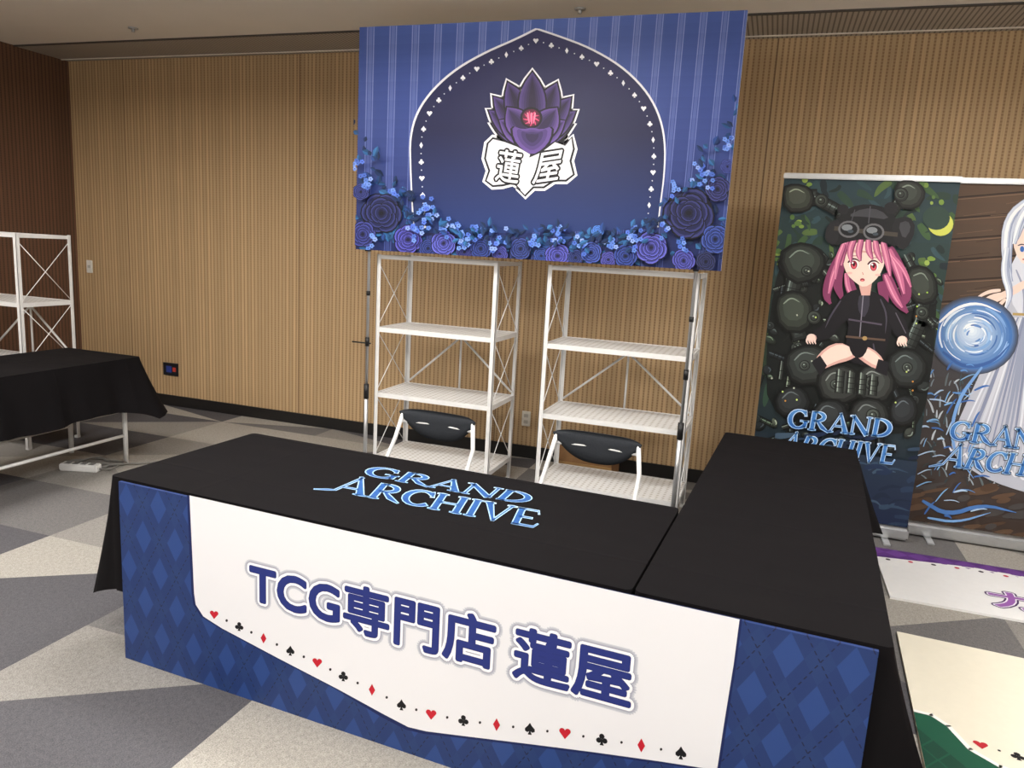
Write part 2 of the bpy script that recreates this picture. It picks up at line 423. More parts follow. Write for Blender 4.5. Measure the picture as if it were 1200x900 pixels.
# ================= CLOTH TABLES
def cloth(w,d,z,drop,flare,corner=.05,seed=1,amp=.012,y0=0,x0=0):
    """drop/flare: front,right,back,left"""
    rr=random.Random(seed); P=[]
    def side(a,b,k,n):
        L=(Vector(b)-Vector(a)).length; c=max(4,int(L/.035))
        for i in range(c): 
            s=i/c; p=Vector(a).lerp(Vector(b),s); e=min(s*L,(1-s)*L); P.append((p,Vector(n),k,e,0))
    r=.02
    C=[(x0+r,y0),(x0+w-r,y0),(x0+w,y0+r),(x0+w,y0+d-r),(x0+w-r,y0+d),(x0+r,y0+d),(x0,y0+d-r),(x0,y0+r)]
    ns=[(0,-1),(1,0),(0,1),(-1,0)]
    for k in range(4):
        side(C[2*k],C[2*k+1],k,ns[k])
        a=Vector(C[2*k+1]);b=Vector(C[(2*k+2)%8]);n0=Vector(ns[k]);n1=Vector(ns[(k+1)%4])
        for i in range(5):
            f=i/4.; nn=n0.lerp(n1,f).normalized(); P.append((a.lerp(b,f)+nn*r*.3*math.sin(f*math.pi),nn,(k,(k+1)%4,f),0,1))
    rings=16; vs=[];fs=[];n=len(P);ph=[rr.uniform(0,6) for _ in range(6)]
    S=[0]
    for i in range(1,n): S.append(S[-1]+(P[i][0]-P[i-1][0]).length+.004)
    for j in range(rings+1):
        tt=j/rings
        for i,(p,nn,k,e,isc) in enumerate(P):
            if isc:
                D=drop[k[0]]*(1-k[2])+drop[k[1]]*k[2]; F=flare[k[0]]*(1-k[2])+flare[k[1]]*k[2]; f0,f1=flare[k[0]]>.001,flare[k[1]]>.001; cc=f0 and f1
                cm=1 if cc else (k[2] if f1 else 1-k[2])*(f0 or f1)
                if not cc and (f0 or f1): nn=Vector(ns[k[0]] if f0 else ns[k[1]])
            else: D=drop[k];F=flare[k];cc=F>.001; cm=1 if cc else 0
            cor=math.exp(-e/.09)*cm
            a=amp*(1 if F>.001 else .15)
            wave=a*(math.sin(S[i]*17+ph[0])+.6*math.sin(S[i]*31+ph[1])+.5*math.sin(S[i]*9+ph[2]))*tt**.8
            off=F*(tt**1.1)+wave+corner*cor*tt**1.3
            q=p+nn*(off+.006*min(1,tt*6))
            rd=.010*(1-math.exp(-tt*22))
            zz=z-rd-D*tt-(corner*.6*cor*tt)+.012*math.sin(S[i]*6+ph[3])*tt*(1 if cc else 0)
            vs.append((q.x,q.y,zz))
    for j in range(rings):
        for i in range(n):
            a=j*n+i;b=j*n+(i+1)%n; fs.append([a,a+n,b+n,b])
    m=MB(); m.add(vs,fs,M_cloth,True)
    m.add(vs[:n],[list(range(n))],M_cloth)
    return m
def table_frame(x0,y0,w,d,z,inset=.08):
    m=MB(); m.box((x0+.012,y0+.012,z-.035),(x0+w-.012,y0+d-.012,z-.004),M_tabletop)
    for x in (x0+inset,x0+w-inset):
        for y in (y0+inset,y0+d-inset): m.tube([(x,y,z-.035),(x,y,0.0)],.016,M_white)
        m.tube([(x,y0+inset,.2),(x,y0+d-inset,.2)],.011,M_white)
        m.tube([(x,y0+inset,z-.06),(x,y0+d-inset,z-.06)],.011,M_white)
    return m
A0=(-2.215,2.075,0); RZ=math.radians(-3.12)
E=empty('draped_counter_table',A0,RZ)
cloth(2.02,.79,.715,(.45,.3,.45,.47),(0,0,.03,.05),.07,3,y0=.035,x0=-.085).obj('black_tablecloth',E)
table_frame(-.08,.035,2.01,.79,.71).obj('table_frame',E)
ar=Art([(138,562),(1028,765),(785,597),(285,507)],[(0,0),(2.569,0),(1.904,.80),(-.14,.82)],vertical=False)
logo(ar,((432,546),(624,580),(610,591),(418,556)),((392,557),(630,599),(620,618),(374,572)),dark=False)
g=ar.mesh('cloth_logo_print',E); g.location=(0,0,.7155)
E2=empty('draped_counter_table',A0,RZ)
cloth(.66,2.2,.72,(.42,.36,.4,.4),(0,.08,.03,0.0),.07,5,x0=1.945,y0=.025).obj('black_tablecloth',E2)
table_frame(1.945,.025,.66,2.2,.715).obj('table_frame',E2)
E3=empty('draped_counter_table',(-4.78,2.05,0),0)
cloth(.67,2.03,.76,(.34,.34,.3,.34),(.04,.06,.06,.04),.10,9).obj('black_tablecloth',E3)
table_frame(0,0,.67,2.03,.755).obj('table_frame',E3)

# ================= DESK FRONT BANNER
E=empty('table_front_banner',A0,RZ)
W,HB=2.569,.715
m=MB(); m.box((0,0,0.0),(W,.012,HB),M_argB); m.obj('banner_board',E)
ar=Art([(138,562),(1028,765),(990,1054),(147,771)],[(0,HB),(W,HB),(W,0),(0,0)])
wp=[(223,579),(868,727),(862,780),(852,850),(845,903),(780,893),(700,882),(620,872),(545,863),(505,858),(484,853),(455,838),(400,808),(330,772),(262,736),(240,722),(231,708),(229,695)]
def scale_poly(P,e):
    cxx=sum(p[0] for p in P)/len(P);cyy=sum(p[1] for p in P)/len(P)
    return [(x+(e if x>cxx else -e),y+(e if y>cyy+20 else 0)) for x,y in P]
ar.poly(scale_poly(wp,3),(26,38,88)); ar.k+=2
ar.poly(wp,(236,236,240)); ar.k+=2
row=[(253,720),(283,734),(312,748),(344,763),(376,777),(407,793),(441,809),(476,827),(511,838),(549,845),(588,850),(627,855),(668,860),(711,867),(757,874),(803,883)]
for i,(x,y) in enumerate(row):
    k='hcds'[i%4]; c=(196,30,48) if k in 'hd' else (22,22,26); ar.suit(k,x,y,5.2+i*.14,c,.15)
    if i<len(row)-1:
        x2,y2=row[i+1]; ar.ell((x+x2)/2,(y+y2)/2,1.5,1.7,(40,34,40),8)
a_=ar.uv((296,657)); b_=ar.uv((742,828)); c_=ar.uv((312,706)); d_=ar.uv((742,768))
tm=text_mesh('TCG専門店 蓮屋',0)
bx=(a_[0],(b_[1]+c_[1])/2-.01,b_[0],(a_[1]+d_[1])/2+.005)
for dd,cc,nn in ((.026,(210,212,220),20),(.023,(192,194,204),20),(.019,(168,170,186),18),(.0145,(252,252,254),18)): text_art(ar,tm,bx,cc,dd,nn)
text_art(ar,tm,bx,(38,50,120),.0056,12); text_art(ar,tm,bx,(40,52,124),.0028,8); text_art(ar,tm,bx,(40,52,124),0,1)
ar.mesh('banner_print',E)

# ================= RACKS
def rack(x0,y0,w,d,rz=0,name='steel_shelving_rack'):
    m=MB(); tp=1.56; p=.028; Z=[1.52,1.07,.62,.17]
    for x in (0,w):
        for y in (0,d):
            sx=1 if x==0 else -1; sy=1 if y==0 else -1
            m.box((min(x,x+sx*p),min(y,y+sy*.003),0.0),(max(x,x+sx*p),max(y,y+sy*.003),tp),M_white)
            m.box((min(x,x+sx*.003),min(y,y+sy*p),0.0),(max(x,x+sx*.003),max(y,y+sy*p),tp),M_white)
            m.box((x+sx*.014-.016,y+sy*.014-.016,0),(x+sx*.014+.016,y+sy*.014+.016,.02),M_white,.002)
    for y in (0.004,d-.016): m.box((.005,y,tp-.03),(w-.005,y+.012,tp-.005),M_white)
    for x in (0.004,w-.016): m.box((x,.005,tp-.03),(x+.012,d-.005,tp-.005),M_white)
    for z in Z[1:]:
        m.box((.006,.006,z-.004),(w-.006,d-.006,z),M_perf)
        for y in (.004,d-.009): m.box((.004,y,z-.028),(w-.004,y+.005,z+.003),M_white)
        for x in (.004,w-.009): m.box((x,.004,z-.028),(x+.005,d-.004,z+.003),M_white)
        for k in (.33,.66): m.box((w*k-.008,.01,z-.02),(w*k+.008,d-.01,z-.004),M_white)
    m.tube([(w/2,d+.0,1.05),(w/2,d+.0,.62)],.008,M_white,6)
    m.tube([(w/2,d,1.0),(.03,d,.64)],.008,M_white,6); m.tube([(w/2,d,1.0),(w-.03,d,.64)],.008,M_white,6)
    m.box((w/2-.02,d-.01,.98),(w/2+.02,d+.01,1.02),M_white)
    for x in (.006,w-.006):
        for a,b in ((1.53,1.07),(1.07,.62),(.62,.17)):
            m.tube([(x,.02,a-.03),(x,d-.02,b+.01)],.003,M_white,5); m.tube([(x,d-.02,a-.03),(x,.02,b+.01)],.003,M_white,5)
    return m.obj(name,loc=(x0,y0,0),rz=rz)
rack(-2.50,4.50,.86,.48)
rack(-1.315,4.50,.92,.48)
rack(-5.9,3.9,.9,.44)

# ================= HANGING BANNER
BX0,BX1,BZ0,BZ1,BY=-2.605,-.278,1.585,2.95,4.40
E=empty('hanging_backdrop_banner',(BX0,BY,BZ0))
BW=BX1-BX0;BH=BZ1-BZ0
m=MB(); m.box((0,0,0),(BW,.02,BH),M_paper); m.obj('banner_board',E)
m=MB()
for x in (.075,BW-.14):
    m.tube([(x,.045,-BZ0),(x,.045,-.95)],.014,M_steel); m.tube([(x,.045,-.95),(x,.045,BH-.05)],.010,M_steel)
    m.tube([(x,.045,-1.0),(x,.045,-.9)],.018,M_blackm); m.tube([(x,.045,-.64),(x,.045,-.58)],.015,M_blackm)
    m.tube([(x,.045,-.30),(x,.045,-.27)],.014,M_blackm)
    m.box((x-.015,.015,-.01),(x+.015,.05,.03),M_blackm)
    m.box((x-.16,.03,-BZ0),(x+.16,.06,-BZ0+.015),M_blackm)
m.tube([(.0,.04,BH-.03),(BW,.04,BH-.03)],.011,M_steel)
m.tube([(-.04,.045,-.62),(.10,.045,-.62)],.005,M_blackm)
m.obj('banner_poles',E)
ar=Art([(421,37),(877,10),(843,317),(419,293)],[(0,BH),(BW,BH),(BW,0),(0,0)]); ar.clip=True
Q=[(421,37),(877,10),(843,317),(419,293)]
ar.grad(Q,(72,96,170),(26,38,92),24)
def inq(u,v):
    TL,TR,BR,BL=Q
    return ((TL[0]*(1-u)+TR[0]*u)*(1-v)+(BL[0]*(1-u)+BR[0]*u)*v,(TL[1]*(1-u)+TR[1]*u)*(1-v)+(BL[1]*(1-u)+BR[1]*u)*v)
ar.k+=1;L=ar.k
for i in range(18):
    u=(i+.5)/17.5
    for k in range(12):
        f=k/12;cc=tuple(a+(b-a)*f for a,b in zip((132,146,206),(56,70,134)))
        for du,wd in ((-.008,.003),(.008,.003),(0,.009)):
            c2=cc if wd<.005 else tuple(a*.55+b*.45 for a,b in zip(cc,(70-40*f,92-50*f,168-70*f)))
            ar.poly([inq(u+du-wd/2,f),inq(u+du+wd/2,f),inq(u+du+wd/2,f+1/12),inq(u+du-wd/2,f+1/12)],c2,L)
ar.k+=3
arch0=[(487,278),(484,240),(482,200),(481,165),(489,135),(508,108),(535,84),(570,64),(602,50),(627,37),(655,46),(688,58),(724,78),(752,104),(769,132),(777,165),(776,205),(771,240),(768,268)]
def openchaikin(P):
    Q_=[P[0]]
    for a,b in zip(P[:-1],P[1:]):
        Q_+=[(a[0]*.75+b[0]*.25,a[1]*.75+b[1]*.25),(a[0]*.25+b[0]*.75,a[1]*.25+b[1]*.75)]
    return Q_+[P[-1]]
Lh=arch0[:10];Rh=arch0[9:]
for _ in range(2): Lh=openchaikin(Lh);Rh=openchaikin(Rh)
arch=Lh+Rh[1:]
ar.poly([(x+(1.9 if x>627 else -1.9),y-1.8) for x,y in arch],(235,236,242)); ar.k+=2
ar.poly(arch,(34,40,84)); ar.k+=2
def arch_x(y):
    xs=[]
    n=len(arch)
    for i in range(n):
        a=arch[i-1];b=arch[i]
        if (a[1]>y)!=(b[1]>y): xs.append(a[0]+(b[0]-a[0])*(y-a[1])/(b[1]-a[1]))
    return (min(xs),max(xs)) if len(xs)>1 else None
ar.k+=1;L=ar.k
ys=[38+i*4 for i in range(60)]
for a,b in zip(ys[:-1],ys[1:]):
    A=arch_x(a);B=arch_x(b)
    if A and B:
        f=min(1,(a-40)/230); c0=(42,44,90);c1=(28,32,70);c2=(32,52,108)
        cc=tuple(p+(q-p)*min(1,f*2) for p,q in zip(c0,c1)) if f<.5 else tuple(p+(q-p)*(f*2-1) for p,q in zip(c1,c2))
        ar.poly([(A[0],a),(A[1],a),(B[1],b),(B[0],b)],cc,L)
ar.k+=3
cxm,cym=627,165
path=[(x+(cxm-x)*.08,y+(cym-y)*.09+1) for x,y in arch]
D=[0]
for p,q in zip(path[:-1],path[1:]): D.append(D[-1]+math.hypot(q[0]-p[0],q[1]-p[1]))
NS=31
for i in range(NS*2-1):
    s_=D[-1]*i/(NS*2-2); j=min(len(D)-2,max(0,bisect.bisect_right(D,s_)-1)); f=(s_-D[j])/(D[j+1]-D[j])
    x=path[j][0]+(path[j+1][0]-path[j][0])*f; y=path[j][1]+(path[j+1][1]-path[j][1])*f
    if i%2: ar.ell(x,y,.8,.8,(220,222,232),6)
    else: ar.suit('cdsh'[(i//2)%4],x,y,3.2,(236,238,245))
# lotus emblem: layered pointed petals
def pet(cx,cy,ang,L_,w_,e=0.,bend=0.):
    a=math.radians(ang);ux,uy=math.sin(a),-math.cos(a);vx,vy=math.cos(a),math.sin(a)
    prof=[(0,.35),(.1,.52),(.2,.72),(.32,.88),(.44,.98),(.56,1),(.67,.92),(.77,.74),(.86,.5),(.93,.25),(.97,.1),(1,0)]
    def pt(t_,r): 
        l=t_*(L_+e*1.3)-e*(1-t_); bx_=bend*t_*t_*L_
        return (cx+ux*l+vx*(w_+e)*r, cy+uy*l+vy*(w_+e)*r-bx_)
    return [pt(t_,r) for t_,r in prof]+[pt(t_,-r) for t_,r in prof[:-1][::-1]]
ox,oy=622,168
BACK=[(-82,48,9,.30),(82,48,9,.30),(-62,58,12,.16),(62,58,12,.16),(-44,66,13,.08),(44,66,13,.08),(-23,74,15,.02),(23,74,15,.02),(0,82,16,0)]
FRONT=[(-68,42,12,.22),(68,42,12,.22),(-38,48,15,.05),(38,48,15,.05)]
WH=(238,238,244);BK=(14,12,20)
ar.k+=2;L=ar.k
for a_1,l_,w_,b_1 in BACK: ar.poly(pet(ox,oy,a_1,l_,w_,3.8,b_1),WH,L)
ribL=[(566,188),(569,170),(576,163),(590,166),(606,172),(622,182),(616,205),(611,226),(600,217),(588,220),(576,221),(567,214),(571,202)]
ribR=[(615,186),(632,178),(648,166),(660,170),(669,161),(672,176),(668,190),(672,206),(662,214),(648,214),(636,222),(624,222),(614,232),(606,224)]
def grow(P,e):
    n=len(P);out=[];ar_=sum(P[i-1][0]*P[i][1]-P[i][0]*P[i-1][1] for i in range(n));sg=1 if ar_>0 else -1
    for i in range(n):
        a=P[i-1];b=P[(i+1)%n];dx,dy=b[0]-a[0],b[1]-a[1];L_=math.hypot(dx,dy); out.append((P[i][0]+sg*dy/L_*e,P[i][1]-sg*dx/L_*e))
    return out
ar.poly(grow(ribL,3),WH,L);ar.poly(grow(ribR,3),WH,L)
ar.poly([(585,130),(660,130),(665,170),(640,190),(602,190),(580,168)],WH,L)
ar.k+=3;L=ar.k
for a_1,l_,w_,b_1 in BACK: ar.poly(pet(ox,oy,a_1,l_,w_,1.8,b_1),BK,L)
ar.poly(ribL,BK,L);ar.poly(ribR,BK,L); ar.poly([(588,130),(657,130),(660,168),(638,186),(606,186),(584,166)],BK,L)
ar.k+=2
def mixc(a,b,f): return tuple(x+(y-x)*f for x,y in zip(a,b))
def petal_draw(a_1,l_,w_,b_1,c1,c2):
    ar.poly(pet(ox,oy,a_1,l_,w_,1.4,b_1),BK)
    for k in range(5):
        f=k/4; ar.poly(pet(ox,oy,a_1,l_*(1-.10*f),w_*(1-.7*f),-.4,b_1),mixc(c1,c2,f))
for t4 in BACK: petal_draw(*t4,(78,60,122),(32,23,56))
for t4 in FRONT: petal_draw(*t4,(96,72,142),(38,27,66))
ar.ell(621,140,13,12.5,BK); ar.ell(621,140,10.5,10,(84,20,50))
for i in range(9):
    aa=i*.698; ar.taper([(621,141),(621+5*math.cos(aa),141+5*math.sin(aa)),(621+9.5*math.cos(aa+.3),141+9*math.sin(aa+.3))],2.2,(204,70,112),.4)
for dx in (-4.5,0,4.5): ar.taper([(621+dx,134),(621+dx*.8,140),(621+dx*.5,147)],2.,(236,130,160),.4)
def S_(P,k,dy=0):
    cx_=sum(p[0] for p in P)/len(P);cy_=sum(p[1] for p in P)/len(P); return [(cx_+(x-cx_)*k,cy_+(y-cy_)*k+dy) for x,y in P]
cup=[(596,149),(610,154),(622,151),(634,154),(648,149),(646,166),(636,179),(622,187),(608,179),(598,166)]
ar.sm(cup,BK,None,1)
for k in range(4): ar.sm(S_(cup,.90-.2*k,-1),mixc((92,68,138),(40,29,70),k/3),None,1)
ar.k+=2
for P in (grow(ribL,-2.4),grow(ribR,-2.4)): ar.poly(P,(214,214,224))
ar.k+=1
for P in (grow(ribL,-4.4),grow(ribR,-4.4)): ar.poly(P,(236,236,242))
ar.k+=2
for ch,(x0,y0,x1,y1),sh in (('蓮',(579,177,607,213),.12),('屋',(622,182,653,217),.18)):
    tmc=text_mesh(ch,.0); p=ar.uv((x0,y1));q=ar.uv((x1,y0)); bx2=(p[0],p[1],q[0],q[1]); sl=-.12 if ch=='蓮' else .16
    text_art(ar,tmc,bx2,(14,12,20),.0135,14,sh,sl); text_art(ar,tmc,bx2,(240,240,246),.0022,6,sh,sl); text_art(ar,tmc,bx2,(240,240,246),0,1,sh,sl)
ar.k+=2
def leaf(x,y,l,w,rot,c):
    r=math.radians(rot);P=[]
    for q,s in ((0,0),(.25,.7),(.5,1),(.8,.55),(1,0),(.8,-.55),(.5,-1),(.25,-.7)):
        ex,ey=l*q,w*s; P.append((x+ex*math.cos(r)-ey*math.sin(r),y+ex*math.sin(r)+ey*math.cos(r)))
    ar.poly(P,c); ar.poly(P[:5],tuple(v*.75 for v in c),ar.k+.5)
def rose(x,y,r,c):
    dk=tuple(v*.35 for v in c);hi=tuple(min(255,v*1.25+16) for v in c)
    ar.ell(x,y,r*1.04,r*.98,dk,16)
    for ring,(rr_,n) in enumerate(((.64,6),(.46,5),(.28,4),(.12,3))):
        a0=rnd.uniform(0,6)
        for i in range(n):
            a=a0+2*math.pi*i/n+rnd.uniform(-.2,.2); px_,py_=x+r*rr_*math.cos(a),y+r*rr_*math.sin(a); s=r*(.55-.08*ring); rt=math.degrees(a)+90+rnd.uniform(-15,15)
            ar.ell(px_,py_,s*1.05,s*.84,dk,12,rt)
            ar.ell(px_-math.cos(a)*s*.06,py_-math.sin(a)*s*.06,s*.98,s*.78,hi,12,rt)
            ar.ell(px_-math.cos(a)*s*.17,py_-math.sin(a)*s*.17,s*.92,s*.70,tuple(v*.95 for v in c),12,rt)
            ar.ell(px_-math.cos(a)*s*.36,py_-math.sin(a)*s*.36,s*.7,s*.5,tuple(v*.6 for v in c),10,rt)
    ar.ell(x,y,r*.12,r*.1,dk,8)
def blossom(x,y,r,c):
    ar.k+=1;L_=ar.k
    for i in range(5):
        a=i*1.257+rnd.random()*.3; ar.ell(x+r*.6*math.cos(a),y+r*.6*math.sin(a),r*.48,r*.42,c,7,lift=L_)
    ar.ell(x,y,r*.22,r*.22,(20,30,80),5)
TE=[(30,78,132),(40,98,156),(24,60,112),(52,112,172),(18,44,90),(22,50,98),(34,70,140)]
def border_top(u):
    ed=abs(u-.5)*2
    return .88 if ed<.45 else .88-(.52 if u>.5 else .42)*((ed-.45)/.55)**1.5
for i in range(340):
    u=rnd.random()**.9 if i%2 else 1-rnd.random()**1.1*.6
    if i%5==0: u=rnd.random()*.2
    v=rnd.uniform(border_top(u),1.0); x,y=inq(u,v); leaf(x,y,rnd.uniform(6,14),rnd.uniform(2.2,4.2),rnd.uniform(180,360),rnd.choice(TE))
LB=[(92,130,216),(112,150,230),(74,108,200),(140,168,236),(84,118,220)]
def cluster(x,y,n,sp,c=LB):
    for _ in range(n): blossom(x+rnd.gauss(0,sp),y+rnd.gauss(0,sp*1.3),2.8,rnd.choice(c))
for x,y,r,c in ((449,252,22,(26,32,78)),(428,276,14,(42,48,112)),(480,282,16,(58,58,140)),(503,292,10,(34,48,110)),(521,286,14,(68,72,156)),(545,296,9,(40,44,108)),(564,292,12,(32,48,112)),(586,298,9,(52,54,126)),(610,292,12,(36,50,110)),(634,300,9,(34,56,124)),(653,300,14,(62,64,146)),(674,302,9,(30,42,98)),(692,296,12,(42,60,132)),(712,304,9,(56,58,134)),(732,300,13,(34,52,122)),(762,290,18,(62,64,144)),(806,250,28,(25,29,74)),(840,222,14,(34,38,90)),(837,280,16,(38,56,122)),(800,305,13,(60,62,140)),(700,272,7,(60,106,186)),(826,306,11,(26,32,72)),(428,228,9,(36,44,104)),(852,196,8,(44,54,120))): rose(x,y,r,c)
for x,y,n,s in ((505,254,22,6),(529,266,14,6),(545,284,12,5),(432,213,10,5),(441,283,5,3),(655,275,14,5),(822,208,22,7),(800,285,6,4),(585,284,12,5),(742,280,16,5),(780,268,6,4),(852,170,12,4),(716,288,8,4),(492,270,10,4),(466,226,8,4),(625,286,8,4),(680,284,8,4),(790,222,8,4),(563,274,6,4),(424,196,6,3)): cluster(x,y,n,s)
for i in range(90):
    u=rnd.random(); v=rnd.uniform(border_top(u)-.02,border_top(u)+.08); x,y=inq(u,v); leaf(x,y,rnd.uniform(6,12),rnd.uniform(2,3.4),rnd.uniform(200,340),rnd.choice(TE))
ar.mesh('banner_print',E)

# ================= ROLL-UP BANNERS
def rollup(x0,y,w,h,z0=.09):
    E=empty('roll_up_banner',(x0,y,0))
    m=MB(); m.box((0,0,z0),(w,.004,h),M_paper); m.obj('banner_sheet',E)
    m=MB(); m.box((-.01,-.055,.012),(w+.01,.055,.085),M_steel,.012); m.box((-.005,-.024,h-.01),(w+.005,.014,h+.022),M_steel,.004)
    m.tube([(w/2,.03,.08),(w/2,.03,h)],.011,M_steel)
    for x in (.12,w-.12): m.box((x-.02,-.17,0),(x+.02,.17,.012),M_steel,.003)
    m.obj('banner_stand',E)
    return E
M1=rollup(0.0,5.0,.95,2.165)
ar=Art([(918,207),(1125,210),(1060.7,627.6),(873.9,598.5)],[(0,2.17),(.95,2.17),(.95,.03),(0,.03)]); ar.clip=True; ar.box=(0,.95,.09,2.165)
def q1p(u,v):
    TL,TR,BR,BL=(918,207),(1125,210),(1060.7,627.6),(873.9,598.5)
    return ((TL[0]*(1-u)+TR[0]*u)*(1-v)+(BL[0]*(1-u)+BR[0]*u)*v,(TL[1]*(1-u)+TR[1]*u)*(1-v)+(BL[1]*(1-u)+BR[1]*u)*v)
F=[q1p(0,0),q1p(1,0),q1p(1,1),q1p(0,1)]
ar.grad([F[0],F[1],q1p(1,.6),q1p(0,.6)],(40,62,72),(38,54,36),10); ar.grad([q1p(0,.6),q1p(1,.6),F[2],F[3]],(34,46,44),(22,36,62),10)
rr=random.Random(4)
GB=[(46,70,56),(62,90,54),(38,60,50),(30,44,42),(84,108,58),(28,40,46),(46,72,78),(52,78,86)]
for i in range(220):
    u,v=rr.random(),rr.random()*.66; x,y=q1p(u,v); a=rr.uniform(0,3.14); l_=rr.uniform(10,30)
    ar.taper([(x,y),(x+l_*.5*math.cos(a)+rr.uniform(-4,4),y+l_*.5*math.sin(a)+rr.uniform(-4,4)),(x+l_*math.cos(a),y+l_*math.sin(a))],rr.uniform(3,10),rr.choice(GB),.1)
for x,y in ((930,262),(915,300),(1088,305),(1100,240),(950,215),(1080,215),(905,390),(1095,380)):
    for k in range(5): ar.ell(x+rr.gauss(0,5),y+rr.gauss(0,6),rr.uniform(1.5,4.5),rr.uniform(1.5,4),rr.choice([(120,150,66),(150,176,84),(88,120,60)]),9)
ar.ell(1101,262,15,14,(204,210,96),20); ar.ell(1096,255,16,14,(46,68,60),20)
MC=[(60,66,62),(44,50,50),(76,84,74),(34,39,42),(54,64,54)]
def plate_(P,c,bev=.78):
    """curved armour plate: outline, body, shaded steps, highlight"""
    cx_=sum(p[0] for p in P)/len(P);cy_=sum(p[1] for p in P)/len(P)
    S=lambda k,dx=0,dy=0:[(cx_+(x-cx_)*k+dx,cy_+(y-cy_)*k+dy) for x,y in P]
    ar.sm(S(1.14),(9,11,12),None,1); ar.sm(P,tuple(v*.5 for v in c),None,1); ar.sm(S(.86,-.6,-.9),tuple(v*.8 for v in c),None,1); ar.sm(S(.6,-1.4,-2.),c,None,1)
    ar.taper([(cx_+(P[0][0]-cx_)*.6,cy_+(P[0][1]-cy_)*.6),(cx_+(P[1][0]-cx_)*.7,cy_+(P[1][1]-cy_)*.7),(cx_+(P[2][0]-cx_)*.5,cy_+(P[2][1]-cy_)*.5)],1.6,tuple(min(255,v*2.1) for v in c),.1)
def mech(x,y,r,c=(50,56,52)):
    ar.ell(x,y,r*1.08,r*1.05,(9,11,11),18); ar.ell(x,y,r*.95,r*.93,tuple(v*.75 for v in c),18); ar.ell(x-r*.08,y-r*.1,r*.8,r*.76,tuple(v*1.25 for v in c),18); ar.ell(x,y,r*.58,r*.56,(20,23,23),14)
    ar.ell(x-r*.04,y-r*.05,r*.44,r*.42,tuple(v*.95 for v in c),14); ar.ell(x-r*.14,y-r*.18,r*.16,r*.12,tuple(min(255,v*2.6) for v in c),8)
def limb(P,w,c=(48,54,52),seg=5):
    ar.line(P,w+2.6,(9,11,11)); ar.line(P,w,tuple(v*.6 for v in c)); ar.line([(x-w*.1,y-w*.1) for x,y in P],w*.62,c); ar.line([(x-w*.2,y-w*.2) for x,y in P],w*.26,tuple(min(255,v*1.5) for v in c)); ar.line([(x-w*.26,y-w*.26) for x,y in P],w*.09,tuple(min(255,v*2.8) for v in c))
    for a,b in zip(P[:-1],P[1:]):
        L_=math.hypot(b[0]-a[0],b[1]-a[1]); nx_,ny_=-(b[1]-a[1])/L_*w/2,(b[0]-a[0])/L_*w/2
        for k in range(1,seg):
            f=k/seg; X=a[0]+(b[0]-a[0])*f;Y=a[1]+(b[1]-a[1])*f; ar.line([(X+nx_,Y+ny_),(X-nx_,Y-ny_)],.9,(12,14,14))
# big suit body silhouette behind the pilot
ar.sm([(915,290),(960,284),(985,330),(1000,420),(1030,430),(1046,340),(1064,306),(1098,318),(1094,420),(1080,500),(1040,512),(900,500),(896,400)],(18,22,22),None,2)
for i in range(150):
    u=rr.choice([rr.uniform(0,.36),rr.uniform(.62,1),rr.random()]) ; v=rr.uniform(.2,.77); x,y=q1p(u,v)
    if 978<x<1048 and y<425: continue
    a=rr.uniform(0,3.14); k_=rr.random()
    if k_<.45:
        l_=rr.uniform(10,24); limb([(x,y),(x+l_*math.cos(a),y+l_*math.sin(a))],rr.uniform(3,8),rr.choice(MC),rr.choice([2,3,4,6]))
    elif k_<.85:
        r=rr.uniform(4,9); el=rr.uniform(.45,.9); plate_([(x+r*rr.uniform(.85,1.2)*math.cos(t_)*math.cos(a)-r*el*math.sin(t_)*math.sin(a),y+r*math.cos(t_)*math.sin(a)+r*el*math.sin(t_)*math.cos(a)) for t_ in (3.6,4.7,5.8,.6,1.6,2.6)],rr.choice(MC))
    elif k_<.93: mech(x,y,rr.uniform(3,5.5),rr.choice(MC))
    else:
        ar.taper([(x,y),(x+rr.uniform(-10,10),y+8),(x+rr.uniform(-12,12),y+18)],1.8,(24,28,26),.7)
for P,w in (([(920,232),(956,232)],17),([(956,234),(982,248),(992,264)],12),([(1076,228),(1050,234)],16),([(1052,236),(1040,254)],11),([(934,312),(924,356),(936,394)],16),([(1084,336),(1076,378),(1062,410)],15),([(966,300),(950,330)],8),([(1060,300),(1076,330)],8)): limb(P,w)
plate_([(916,222),(930,217),(948,222),(952,236),(944,248),(920,248)],(74,80,70)); plate_([(1048,216),(1062,212),(1076,216),(1082,228),(1072,244),(1050,242)],(64,70,64)); mech(961,236,8); mech(1054,228,8)
plate_([(912,300),(932,286),(954,290),(966,306),(956,326),(926,332)],(62,70,64)); plate_([(1062,316),(1080,312),(1094,324),(1096,350),(1076,356),(1062,340)],(60,66,60))
plate_([(908,352),(924,342),(942,346),(952,364),(944,388),(914,386)],(66,74,66)); mech(944,318,6); mech(953,372,8); mech(1079,366,8)
for P,c in (([(918,420),(936,406),(960,406),(976,424),(966,446),(930,450)],(58,64,62)),([(1038,420),(1056,408),(1074,412),(1086,430),(1074,452),(1046,450)],(54,60,60)),([(956,444),(970,430),(994,428),(1010,448),(998,470),(966,470)],(64,68,66)),([(1002,440),(1016,427),(1038,430),(1048,450),(1034,472),(1006,466)],(68,72,70)),([(996,478),(1010,466),(1034,470),(1042,492),(1022,508),(998,500)],(58,62,62)),([(950,484),(964,468),(986,470),(994,492),(970,504),(954,500)],(52,56,58)),([(1042,474),(1056,462),(1070,466),(1074,486),(1060,498),(1044,494)],(48,52,56)),([(908,464),(924,452),(942,456),(950,476),(930,488),(912,484)],(48,52,54))): plate_(P,c)
